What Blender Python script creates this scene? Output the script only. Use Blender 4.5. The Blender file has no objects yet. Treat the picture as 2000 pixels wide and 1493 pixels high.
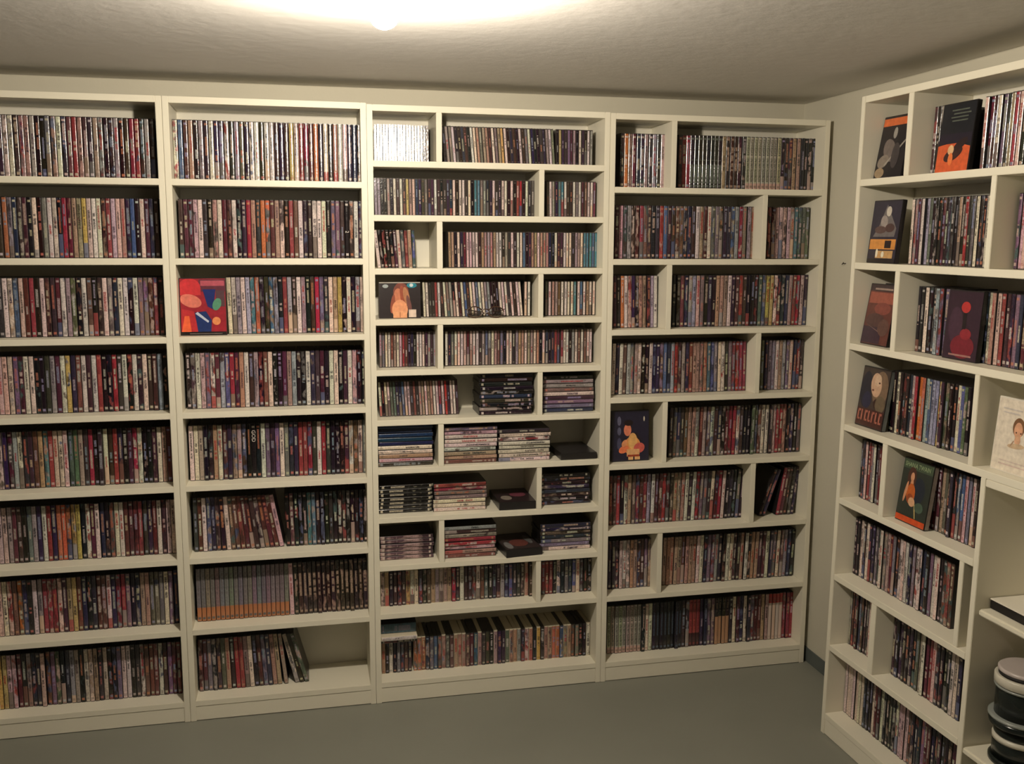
import bpy, bmesh, math, random
from mathutils import Matrix, Vector, Euler
rnd = random.Random(7)
SC = bpy.context.scene
COL = SC.collection
R = math.radians

# ---------------------------------------------------------------- camera, world, light, exposure
CAM = Vector((0.4341, -3.2331, 1.6286)); YAW, PIT, ROL, FPX = 0.2152, -0.1459, 0.0042, 1874.7
fw = Vector((math.sin(YAW)*math.cos(PIT), math.cos(YAW)*math.cos(PIT), math.sin(PIT)))
r0 = Vector((math.cos(YAW), -math.sin(YAW), 0)); u0 = r0.cross(fw)
rr = r0*math.cos(ROL) + u0*math.sin(ROL); uu = -r0*math.sin(ROL) + u0*math.cos(ROL)
cd = bpy.data.cameras.new('camera'); cd.sensor_width = 36; cd.lens = FPX/2000*36; cd.clip_start = .05
cam = bpy.data.objects.new('camera', cd); COL.objects.link(cam)
M = Matrix((rr, uu, -fw)).transposed().to_4x4(); M.translation = CAM
cam.matrix_world = M; SC.camera = cam
def screen_area(p, w, h, nrm):            # apparent size of a spine, to choose the 300 that show largest
    d = Vector(p)-CAM; z = d.dot(fw)
    if z < .2: return 0
    a = d.dot(rr)/z*FPX; b = d.dot(uu)/z*FPX
    if abs(a) > 1005 or abs(b) > 752: return 0
    return w*h*(FPX/z)**2*abs(d.normalized().dot(nrm))
W = bpy.data.worlds.new('world'); SC.world = W; W.use_nodes = True
W.node_tree.nodes['Background'].inputs[0].default_value = (.8, .78, .7, 1)
W.node_tree.nodes['Background'].inputs[1].default_value = .008
SC.view_settings.view_transform = 'Standard'; SC.view_settings.look = 'None'
SC.view_settings.gamma = 1; SC.view_settings.use_curve_mapping = False
SC.view_settings.exposure = 0.0
BULB_POS = Vector((.605, -1.27, 2.066)); BULB_R = .03; BULB_E = 2150.0; BULB_C = (1, .88, .71)
SC.cycles.use_denoising = True
SC.cycles.max_bounces = 6; SC.cycles.diffuse_bounces = 4; SC.cycles.glossy_bounces = 3
SC.cycles.sample_clamp_indirect = 4

# ---------------------------------------------------------------- helpers
def tag(o, label=None, cat=None, group=None, kind=None):
    if label: o['label'] = label
    if cat: o['category'] = cat
    if group: o['group'] = group
    if kind: o['kind'] = kind
    return o
def empty(name, loc=(0,0,0), rot=(0,0,0)):
    o = bpy.data.objects.new(name, None); COL.objects.link(o); o.location = loc; o.rotation_euler = rot; o.empty_display_size = .05
    return o
def mat(name, col, rough=.5, spec=.5, bump=0, bscale=60, var=0, vscale=4, coat=0, metal=0, trans=0, bdist=.002):
    m = bpy.data.materials.new(name); m.use_nodes = True; nt = m.node_tree; b = nt.nodes['Principled BSDF']
    b.inputs['Base Color'].default_value = (*col, 1); b.inputs['Roughness'].default_value = rough
    b.inputs['Specular IOR Level'].default_value = spec; b.inputs['Metallic'].default_value = metal
    b.inputs['Coat Weight'].default_value = coat; b.inputs['Transmission Weight'].default_value = trans
    tc = nt.nodes.new('ShaderNodeTexCoord')
    if var:
        n = nt.nodes.new('ShaderNodeTexNoise'); n.inputs['Scale'].default_value = vscale; n.inputs['Detail'].default_value = 5
        nt.links.new(tc.outputs['Object'], n.inputs['Vector'])
        mx = nt.nodes.new('ShaderNodeMix'); mx.data_type = 'RGBA'; nt.links.new(n.outputs['Fac'], mx.inputs['Factor'])
        mx.inputs['A'].default_value = (*[c*(1-var) for c in col], 1); mx.inputs['B'].default_value = (*[min(1, c*(1+var)) for c in col], 1)
        nt.links.new(mx.outputs['Result'], b.inputs['Base Color'])
    if bump:
        n = nt.nodes.new('ShaderNodeTexNoise'); n.inputs['Scale'].default_value = bscale; n.inputs['Detail'].default_value = 8
        nt.links.new(tc.outputs['Object'], n.inputs['Vector'])
        bp = nt.nodes.new('ShaderNodeBump'); bp.inputs['Strength'].default_value = bump; bp.inputs['Distance'].default_value = bdist
        nt.links.new(n.outputs['Fac'], bp.inputs['Height']); nt.links.new(bp.outputs['Normal'], b.inputs['Normal'])
    return m
def mesh_obj(name, verts, faces, mats, parent=None, fm=None, smooth=None):
    me = bpy.data.meshes.new(name); me.from_pydata(verts, [], faces)
    for m in (mats if isinstance(mats, (list, tuple)) else [mats]): me.materials.append(m)
    if fm: me.polygons.foreach_set('material_index', fm)
    if smooth: me.polygons.foreach_set('use_smooth', smooth)
    o = bpy.data.objects.new(name, me); COL.objects.link(o)
    if parent: o.parent = parent
    return o
def box(name, lo, hi, m, parent=None, bev=.0012):
    bm = bmesh.new(); bmesh.ops.create_cube(bm, size=1)
    for v in bm.verts: v.co = Vector([lo[i] + (v.co[i]+.5)*(hi[i]-lo[i]) for i in range(3)])
    if bev: bmesh.ops.bevel(bm, geom=bm.edges[:], offset=bev, segments=2, affect='EDGES')
    me = bpy.data.meshes.new(name); bm.to_mesh(me); bm.free(); me.materials.append(m)
    o = bpy.data.objects.new(name, me); COL.objects.link(o)
    if parent: o.parent = parent
    return o
def lathe(name, prof, m, parent=None, n=40, loc=(0,0,0)):
    vs, fs = [], []
    for r, z in prof:
        for k in range(n): a = 2*math.pi*k/n; vs.append((r*math.cos(a)+loc[0], r*math.sin(a)+loc[1], z+loc[2]))
    for i in range(len(prof)-1):
        for k in range(n): fs.append((i*n+k, i*n+(k+1) % n, (i+1)*n+(k+1) % n, (i+1)*n+k))
    fs.append(tuple(range((len(prof)-1)*n, len(prof)*n))); fs.append(tuple(reversed(range(n))))
    o = mesh_obj(name, vs, fs, m, parent)
    o.data.polygons.foreach_set('use_smooth', [True]*(len(fs)-2)+[False, False])
    return o
def tube(name, pts, rad, m, parent=None, closed=False, n=8):
    cu = bpy.data.curves.new(name, 'CURVE'); cu.dimensions = '3D'; cu.bevel_depth = rad; cu.bevel_resolution = 2
    sp = cu.splines.new('POLY'); sp.points.add(len(pts)-1); sp.use_cyclic_u = closed
    for q, p in zip(sp.points, pts): q.co = (*p, 1)
    cu.materials.append(m)
    t = bpy.data.objects.new('t', cu); COL.objects.link(t)
    me = bpy.data.meshes.new_from_object(t); bpy.data.objects.remove(t); me.name = name
    o = bpy.data.objects.new(name, me); COL.objects.link(o)
    if parent: o.parent = parent
    return o
def lettering(name, txt, size, m, parent, mtx, ext=.0002, sx=1):
    cu = bpy.data.curves.new(name, 'FONT'); cu.body = txt; cu.size = size; cu.align_x = 'CENTER'; cu.align_y = 'CENTER'; cu.extrude = ext; cu.resolution_u = 2
    cu.materials.append(m)
    t = bpy.data.objects.new('t', cu); COL.objects.link(t); me = bpy.data.meshes.new_from_object(t); bpy.data.objects.remove(t); me.name = name
    o = bpy.data.objects.new(name, me); COL.objects.link(o); o.parent = parent; o.matrix_local = mtx @ Matrix.Diagonal((sx, 1, 1, 1))
    return o

# ---------------------------------------------------------------- materials
PAINT = mat('white_board_paint', (.80, .76, .63), .42, .4, bump=.12, bscale=90, bdist=.001)
BACKP = mat('backing_paint', (.74, .71, .61), .5, .4)
WALLM = mat('wall_paint', (.60, .57, .47), .7, .25, bump=.35, bscale=45, var=.05, vscale=3)
DIMW = mat('low_bounce_wall', (.22, .19, .16), .7, .25)  # unseen left and front walls, colour darkened to cut bounced light
CEILM = mat('ceiling_plaster', (.72, .70, .675), .75, .2, bump=.35, bscale=26, var=.05, vscale=2, bdist=.003)
FLOORM = mat('grey_floor_paint', (.215, .217, .185), .5, .35, bump=.2, bscale=30, var=.14, vscale=1.6)
SKIRTM = mat('dark_skirting_paint', (.10, .115, .11), .6, .3, var=.1)
BLACKP = mat('black_case_plastic', (.018, .016, .016), .3, .5)
SMOKE = mat('smoky_jewel_plastic', (.055, .045, .04), .22, .5)
CLEARP = mat('pale_case_plastic', (.42, .42, .38), .3, .5)
DARKM = mat('matt_black', (.012, .010, .009), .6, .3)
CARD = mat('cream_card', (.62, .55, .42), .6, .3)

def print_mat():
    m = bpy.data.materials.new('printed_sleeve'); m.use_nodes = True; nt = m.node_tree; L = nt.links; N = nt.nodes.new
    b = nt.nodes['Principled BSDF']; b.inputs['Roughness'].default_value = .17; b.inputs['Specular IOR Level'].default_value = .65
    def at(n):
        a = N('ShaderNodeAttribute'); a.attribute_name = n; return a
    def mth(op, a, c=None, d=None):
        x = N('ShaderNodeMath'); x.operation = op
        for i, v in enumerate((a, c, d)):
            if v is None: continue
            if isinstance(v, (int, float)): x.inputs[i].default_value = v
            else: L.new(v, x.inputs[i])
        return x.outputs[0]
    def mix(f, a, c):
        x = N('ShaderNodeMix'); x.data_type = 'RGBA'; L.new(f, x.inputs['Factor']); L.new(a, x.inputs['A']); L.new(c, x.inputs['B']); return x.outputs['Result']
    uv = N('ShaderNodeUVMap'); uv.uv_map = 'UVMap'; s = N('ShaderNodeSeparateXYZ'); L.new(uv.outputs[0], s.inputs[0]); u, v = s.outputs[0], s.outputs[1]
    ca, cb, ct = at('ca').outputs['Color'], at('cb').outputs['Color'], at('ct').outputs['Color']
    p = N('ShaderNodeSeparateXYZ'); L.new(at('pa').outputs['Vector'], p.inputs[0]); seed, t0, t1 = p.outputs
    q = N('ShaderNodeSeparateXYZ'); L.new(at('pb').outputs['Vector'], q.inputs[0]); vb, art, logo = q.outputs
    def vec(x, y, z):
        c = N('ShaderNodeCombineXYZ')
        for i, k in enumerate((x, y, z)):
            if isinstance(k, (int, float)): c.inputs[i].default_value = k
            else: L.new(k, c.inputs[i])
        return c.outputs[0]
    sd = mth('MULTIPLY', seed, 91.7)
    # picture blotches
    n1 = N('ShaderNodeTexNoise'); n1.inputs['Scale'].default_value = 1; n1.inputs['Detail'].default_value = 3
    L.new(vec(mth('MULTIPLY', u, .8), mth('MULTIPLY', v, 5.5), sd), n1.inputs['Vector'])
    th = mth('SUBTRACT', .78, mth('MULTIPLY', art, .38))
    f1 = N('ShaderNodeMapRange'); L.new(n1.outputs['Fac'], f1.inputs[0]); L.new(th, f1.inputs[1]); L.new(mth('ADD', th, .09), f1.inputs[2])
    c = mix(f1.outputs[0], ca, cb)
    # fine shade change of the print
    n2 = N('ShaderNodeTexNoise'); n2.inputs['Scale'].default_value = 1; n2.inputs['Detail'].default_value = 2
    L.new(vec(mth('MULTIPLY', u, 3), mth('MULTIPLY', v, 42), mth('ADD', sd, 5.3)), n2.inputs['Vector'])
    hv = N('ShaderNodeMix'); hv.data_type = 'RGBA'; hv.blend_type = 'MULTIPLY'; hv.inputs['Factor'].default_value = .75
    g = N('ShaderNodeMapRange'); L.new(n2.outputs['Fac'], g.inputs[0]); g.inputs[1].default_value = .3; g.inputs[2].default_value = .7; g.inputs[3].default_value = .62; g.inputs[4].default_value = 1.22
    L.new(c, hv.inputs['A']); L.new(vec(g.outputs[0], g.outputs[0], g.outputs[0]), hv.inputs['B']); c = hv.outputs['Result']
    n4 = N('ShaderNodeTexNoise'); n4.inputs['Scale'].default_value = 1; n4.inputs['Detail'].default_value = 2
    L.new(vec(u, mth('MULTIPLY', v, 4.2), mth('ADD', sd, 17)), n4.inputs['Vector'])
    g4 = N('ShaderNodeMapRange'); L.new(n4.outputs['Fac'], g4.inputs[0]); g4.inputs[1].default_value = .46; g4.inputs[2].default_value = .56
    dk = mth('SUBTRACT', 1, mth('MULTIPLY', mth('MULTIPLY', g4.outputs[0], art), .62))
    h4 = N('ShaderNodeMix'); h4.data_type = 'RGBA'; h4.blend_type = 'MULTIPLY'; h4.inputs['Factor'].default_value = 1
    L.new(c, h4.inputs['A']); L.new(vec(dk, dk, dk), h4.inputs['B']); c = h4.outputs['Result']
    # lower band of another colour
    c = mix(mth('MULTIPLY', mth('LESS_THAN', v, vb), .92), c, cb)
    # lettering
    def cell(nu, nv, off):
        wn = N('ShaderNodeTexWhiteNoise'); wn.noise_dimensions = '3D'
        L.new(vec(mth('FLOOR', mth('MULTIPLY', u, nu)), mth('FLOOR', mth('MULTIPLY', v, nv)), mth('FLOOR', mth('ADD', sd, off))), wn.inputs['Vector']); return wn.outputs['Value']
    ink = mth('ADD', .35, mth('MULTIPLY', cell(5, 84, 0), .6)); gap = mth('GREATER_THAN', cell(1, 26, 3), .14)
    inu = mth('LESS_THAN', mth('ABSOLUTE', mth('SUBTRACT', u, .5)), mth('ADD', .17, mth('MULTIPLY', mth('FRACT', mth('MULTIPLY', sd, 3.1)), .14)))
    inv = mth('MULTIPLY', mth('GREATER_THAN', v, t0), mth('LESS_THAN', v, t1))
    c = mix(mth('MULTIPLY', mth('MULTIPLY', mth('MULTIPLY', ink, gap), inu), inv), c, ct)
    # small badges at foot and head
    b1 = mth('LESS_THAN', mth('ABSOLUTE', mth('SUBTRACT', v, .055)), .022); b2 = mth('LESS_THAN', mth('ABSOLUTE', mth('SUBTRACT', v, .945)), .018)
    iu = mth('LESS_THAN', mth('ABSOLUTE', mth('SUBTRACT', u, .5)), .33)
    c = mix(mth('MULTIPLY', mth('MULTIPLY', mth('MAXIMUM', b1, mth('MULTIPLY', b2, mth('GREATER_THAN', mth('FRACT', sd), .5))), iu), logo), c, ct)
    L.new(c, b.inputs['Base Color'])
    n5 = N('ShaderNodeTexNoise'); n5.inputs['Scale'].default_value = 1; L.new(vec(mth('MULTIPLY', u, 1.2), mth('MULTIPLY', v, 16), mth('ADD', sd, 31)), n5.inputs['Vector'])
    bp = N('ShaderNodeBump'); bp.inputs['Strength'].default_value = .35; bp.inputs['Distance'].default_value = .0012; L.new(n5.outputs['Fac'], bp.inputs['Height']); L.new(bp.outputs['Normal'], b.inputs['Normal'])
    return m
PRINT = print_mat()

def s2l(c): return tuple((x/255/12.92 if x/255 <= .04045 else ((x/255+.055)/1.055)**2.4) for x in c)
PAL = {'k': (33,28,31), 'd': (64,50,50), 'w': (216,203,188), 'g': (118,116,108), 's': (154,144,144), 'r': (164,50,58), 'm': (94,42,50),
       'o': (206,108,60), 'y': (196,166,90), 'b': (70,98,146), 'n': (46,44,72), 'c': (72,128,140), 't': (172,138,114), 'p': (202,168,166),
       'v': (122,102,128), 'e': (92,106,84), 'l': (150,158,174), 'u': (116,76,62),
       'G': (120,116,116), 'M': (60,40,40), 'K': (30,36,37), 'W': (176,174,148), 'N': (28,30,44), 'R': (160,56,60), 'T': (44,36,36), 'C': (200,190,166), 'Q': (206,196,176), 'B': (22,46,92)}
CN = {'k': 'black', 'd': 'dark brown', 'w': 'cream white', 'g': 'grey', 's': 'silver grey', 'r': 'red', 'm': 'maroon', 'o': 'orange', 'y': 'yellow',
      'b': 'blue', 'n': 'navy', 'c': 'teal', 't': 'tan', 'p': 'pale pink', 'v': 'mauve', 'e': 'green', 'l': 'pale blue', 'u': 'brown',
      'G': 'grey', 'M': 'dark brown', 'K': 'black', 'W': 'pale green', 'N': 'navy', 'R': 'red', 'T': 'black', 'C': 'cream', 'Q': 'cream', 'B': 'dark blue'}
def style(ch, kind):
    """base, second and lettering colour plus layout numbers of one printed spine"""
    j = lambda c, a: tuple(max(4, min(250, x + rnd.uniform(-a, a))) for x in c)
    m_ = sum(PAL[ch])/3; k_ = rnd.uniform(.62, .88); base = j(tuple(m_+(x-m_)*k_+o for x, o in zip(PAL[ch], (2, -2, 0))), 10); light = sum(base) > 390
    sd = rnd.random()
    if ch == 'G': return (s2l(base), s2l((176,112,72)), s2l((90,84,84)), (.31, .5, .9), (.26, .12, 1))
    if ch == 'M': return (s2l(base), s2l((150,120,110)), s2l((176,150,132)), (rnd.random(), .35, .8), (.0, .55, .6))
    if ch == 'K': return (s2l(base), s2l((60,66,62)), s2l((110,120,110)), (.77, .1, .55), (0, .1, .6))
    if ch == 'W': return (s2l(base), s2l((186,150,140)), s2l((70,76,66)), (.27, .15, .92), (.12, .1, .5))
    if ch == 'N': return (s2l(base), s2l((50,60,70)), s2l((70,84,100)), (.12, .3, .8), (.0, .2, 1))
    if ch == 'R': return (s2l(base), s2l((44,26,30)), s2l((110,40,44)), (.4, .4, .8), (.28, .1, 1))
    if ch == 'T': return (s2l(base), s2l((176,134,104)), s2l((130,110,96)), (.5, .72, .9), (.6, .1, .3))
    if ch == 'C': return (s2l((170,52,48)), s2l(base), s2l((120,60,52)), (.2, .84, .93), (.8, .1, .2))
    if ch in 'QB': return (s2l(base), s2l(base), s2l(tuple(x*.8 for x in base)), (.3, .3, .7), (0, 0, .3))
    if light:
        sec = rnd.choice([(140,106,98), (112,116,138), (160,80,78), (110,98,92), (200,172,150), (150,144,144), (92,76,76)]); txt = rnd.choice([(40,36,40), (60,50,60), (150,40,44), (30,30,40)])
    else:
        sec = rnd.choice([(110,76,68), (80,84,112), (136,66,66), (130,112,98), (100,96,96), (168,144,136), (72,90,90), (150,138,134)]); txt = rnd.choice([(190,182,176), (165,156,150), (176,162,146), (170,110,90), (132,134,156)])
    c0 = rnd.uniform(.28, .55); ln = rnd.uniform(.14, .5)
    if kind == 'c':
        return (s2l(base), s2l(sec), s2l(j(txt, 10)), (sd, c0, min(.9, c0+ln*.8)), (.0 if rnd.random() < .85 else rnd.uniform(.15, .5), .12, .15))
    return (s2l(base), s2l(sec), s2l(j(txt, 10)), (sd, c0, min(.9, c0+ln)), (0 if rnd.random() < .86 else rnd.uniform(.12, .4), rnd.uniform(.15, .85) if not light else rnd.choice([0, .1, .2, .35, .5, .7]), .85 if not light else .35))

DIM = {'d': (.0147, .135, .190), 'c': (.0104, .142, .1245), 'g': (.0145, .135, .128)}
def case_geo(kind, t):
    """(body verts, body faces, label verts, label faces, label uvs); x thickness, y depth (0 = spine), z height"""
    T, D, H = DIM[kind][0], DIM[kind][1], DIM[kind][2]; g = .0003
    a, e = 0 + g, t - g
    if kind == 'c': prof = [(a, .0006), (a+.0006, 0), (e-.0006, 0), (e, .0006)]
    else: prof = [(a, .0042), (a+.0007, .0018), (a+.0024, .0004), (e-.0024, .0004), (e-.0007, .0018), (e, .0042)]
    pts = prof + [(e, D), (a, D)]; n = len(pts)
    bv = [(x, y, 0) for x, y in pts] + [(x, y, H) for x, y in pts]
    bf = [(i, (i+1) % n, n+(i+1) % n, n+i) for i in range(n)] + [tuple(range(n-1, -1, -1)), tuple(range(n, 2*n))]
    if kind == 'c':
        m0, m1 = t*.17, t*.85; lp = [(m0, -.0003), ((m0+m1)/2, -.0003), (m1, -.0003)]; z0, z1 = .003, H-.003
    else:
        lp = [(a+.0006, .0018-.0004), (a+.0018, .0006), (a+.0032, .0), (e-.0032, .0), (e-.0018, .0006), (e-.0006, .0018-.0004)]; z0, z1 = .0022, H-.0022
    k = len(lp); lv = [(x, y, z0) for x, y in lp] + [(x, y, z1) for x, y in lp]
    lf = [(i, i+1, k+i+1, k+i) for i in range(k-1)]
    x0, x1 = lp[0][0], lp[-1][0]
    uvs = [((lp[i % k][0]-x0)/(x1-x0), 0 if i < k else 1) for i in range(2*k)]
    return bv, bf, lv, lf, uvs
BODIES = {}
def body_mesh(kind, t, m):
    key = (kind, round(t, 4), m.name)
    if key not in BODIES:
        bv, bf = case_geo(kind, key[1])[:2]; me = bpy.data.meshes.new('case_body'); me.from_pydata(bv, [], bf); me.materials.append(m); BODIES[key] = me
    return BODIES[key]
def put_attrs(me, uvs, sty_per_vert):
    ul = me.uv_layers.new(name='UVMap'); lv = [0]*len(me.loops); me.loops.foreach_get('vertex_index', lv)
    ul.data.foreach_set('uv', [x for i in lv for x in uvs[i]])
    for k, nm in enumerate(('ca', 'cb', 'ct')):
        at = me.attributes.new(nm, 'FLOAT_COLOR', 'POINT'); at.data.foreach_set('color', [x for s in sty_per_vert for x in (*s[k], 1)])
    for k, nm in ((3, 'pa'), (4, 'pb')):
        at = me.attributes.new(nm, 'FLOAT_VECTOR', 'POINT'); at.data.foreach_set('vector', [x for s in sty_per_vert for x in s[k]])
def case_object(name, kind, t, sty, mtx, plastic, label, cat, group):
    o = bpy.data.objects.new(name, body_mesh(kind, t, plastic)); COL.objects.link(o); o.matrix_world = mtx
    tag(o, label, cat, group)
    _, _, lv, lf, uvs = case_geo(kind, t)
    me = bpy.data.meshes.new('spine_label'); me.from_pydata(lv, [], lf); me.materials.append(PRINT)
    me.polygons.foreach_set('use_smooth', [True]*len(lf)); put_attrs(me, uvs, [sty]*len(lv))
    s = bpy.data.objects.new('spine_label', me); COL.objects.link(s); s.parent = o
    return o
class Pile:
    """collects the cases past the first 300 of a kind into one mesh"""
    def __init__(s): s.v, s.f, s.fm, s.uv, s.st, s.sm = [], [], [], [], [], []
    def add(s, kind, t, sty, mtx):
        bv, bf, lv, lf, uvs = case_geo(kind, t); n = len(s.v)
        s.v += [tuple(mtx @ Vector(p)) for p in bv+lv]; s.f += [tuple(i+n for i in f) for f in bf] + [tuple(i+n+len(bv) for i in f) for f in lf]
        s.fm += [0]*len(bf)+[1]*len(lf); s.sm += [False]*len(bf)+[True]*len(lf); s.uv += [(0, 0)]*len(bv)+uvs; s.st += [sty]*(len(bv)+len(lv))
    def build(s, name, plastic, label, cat):
        o = mesh_obj(name, s.v, s.f, [plastic, PRINT], None, s.fm, s.sm); put_attrs(o.data, s.uv, s.st); return tag(o, label, cat, None, 'stuff')

# ---------------------------------------------------------------- room
XL, XR_, YF, YB, ZC = -2.6, 2.335, -4.6, .235, 2.15
def struct(o): o['kind'] = 'structure'; return o
struct(box('floor', (XL-.1, YF-.1, -.1), (XR_+.1, YB+.1, 0), FLOORM, bev=0))
struct(box('wall_back', (XL-.1, YB, -.1), (XR_+.1, YB+.1, 2.3), WALLM, bev=0))
struct(box('wall_right', (XR_, YF-.1, -.1), (XR_+.1, YB, 2.3), WALLM, bev=0))
struct(box('wall_left', (XL-.1, YF-.1, -.1), (XL, YB, 2.3), DIMW, bev=0))
struct(box('wall_front', (XL, YF-.1, -.1), (XR_, YF, 2.3), DIMW, bev=0))
struct(box('baseboard_right', (XR_-.006, YF, 0), (XR_, YB, .055), SKIRTM, bev=.001))
# ceiling: sags slightly in the room and lifts again along the walls
nx, ny = 70, 70; vs, fs = [], []
for j in range(ny+1):
    for i in range(nx+1):
        ty = j/ny; y = YB - (1-(1-ty)**2.2)*(YB-YF) if False else YB-(ty**1.8)*(YB-YF); tx = i/nx; x = XR_-(tx**1.8)*(XR_-XL)
        d = min(YB-y, (XR_-x)*1.0); k = min(1, d/.3); k = k*(2-k)*.5+k*.5
        z = ZC+.002 - .0125*k - .004*math.sin(x*2.3+1)*math.sin(y*1.9)*k
        vs.append((x, y, z))
for j in range(ny):
    for i in range(nx): a = j*(nx+1)+i; fs.append((a, a+1, a+nx+2, a+nx+1))
ce = struct(mesh_obj('ceiling', vs, fs, CEILM, smooth=[True]*len(fs)))

# ---------------------------------------------------------------- bookcases
TB = .02; DEP = .22
def bookcase(name, label, w, h, shelves, dividers, fascia, depth=DEP, loc=(0,0,0), mtx=None, lower=None):
    """shelves: z of each board's top; dividers: (row, x0, x1); lower: (x, first row) where a narrow column ends below a wide top"""
    e = empty(name, loc); tag(e, label, 'bookcase', 'tall white bookcases')
    if mtx is not None: e.matrix_world = mtx
    box('side_panel', (0, 0, 0), (TB*.95, depth, h), PAINT, e)
    if lower is None: box('side_panel', (w-TB*.95, 0, 0), (w, depth, h), PAINT, e)
    else:
        lx, zt = lower
        box('side_panel', (w-TB, 0, 0), (w, depth, h), PAINT, e)
        box('side_panel', (lx, 0, 0), (lx+.0185, depth, zt-TB), PAINT, e)
    box('top_panel', (TB*.95, 0, h-TB), (w-TB*.95, depth, h), PAINT, e)
    lo = shelves+[0]
    for i, z in enumerate(shelves):
        x1 = w-TB*.95 if (lower is None or z > lower[1]-.01) else lower[0]
        last = i == len(shelves)-1
        box('bottom_shelf' if last else 'shelf', (TB*.95, 0, z-TB), (x1, depth-.01, z), PAINT, e)
    x1 = w-TB*.95 if lower is None else lower[0]
    box('plinth', (TB*.95, .002, .002), (x1, .02, fascia-TB), PAINT, e)
    if lower is None: box('back_panel', (TB*.95, depth-.01, TB), (x1, depth-.002, h-TB), BACKP, e, bev=0)
    else:
        box('back_panel', (TB*.95, depth-.01, TB), (lower[0], depth-.002, h-TB), BACKP, e, bev=0)
        box('back_panel', (lower[0], depth-.01, lower[1]-TB), (w-TB, depth-.002, h-TB), BACKP, e, bev=0)
    for row, a, b in dividers:
        zt = (h if row == 1 else shelves[row-2]) - TB
        box('divider', (a, .001, shelves[row-1]), (b, depth-.01, zt), PAINT, e)
    return e
Z12 = [1.818,1.569,1.318,1.070,.825,.576,.327,.073]
Z3 = [1.888,1.712,1.536,1.3655,1.194,1.0215,.852,.6785,.506,.331,.077]
Z4 = [1.816,1.567,1.318,1.074,.829,.581,.331,.075]
Z5 = [1.8192,1.5672,1.3159,1.0567,.8159,.5586,.3151,.075]
ZS = {1: Z12, 2: Z12, 3: Z3, 4: Z4, 5: Z5}
J = [-.6049, .0245, .6539, 1.4837, 2.315]
bookcase('bookcase', 'white eight-shelf bookcase packed with DVDs, cut by the left picture edge', .6284, 2.07, Z12, [], .073, loc=(J[0], 0, 0))
bookcase('bookcase', 'white eight-shelf bookcase with the red face-out cover, undivided shelves', .6284, 2.07, Z12, [], .073, loc=(J[1], 0, 0))
da, db = (.2275, .2465), (.5795, .5975)
bookcase('bookcase', 'white eleven-shelf bookcase of short bays holding CDs and flat stacks', .8288, 2.066, Z3,
         [(1,*da),(2,*db),(3,*da),(4,*db),(5,*da),(6,*db),(7,*da),(8,*db),(9,*da),(10,*db)], .077, loc=(J[2], 0, 0))
dc, dd = (.221, .239), (.576, .595)
bookcase('bookcase', 'white eight-shelf bookcase with staggered dividers, standing in the room corner', .8303, 2.064, Z4,
         [(1,.2245,.2435),(2,.5785,.5975),(3,.22,.2395),(4,.575,.594),(5,.218,.237),(6,.575,.594),(7,.212,.231)], .075, loc=(J[3], 0, 0))
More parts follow.
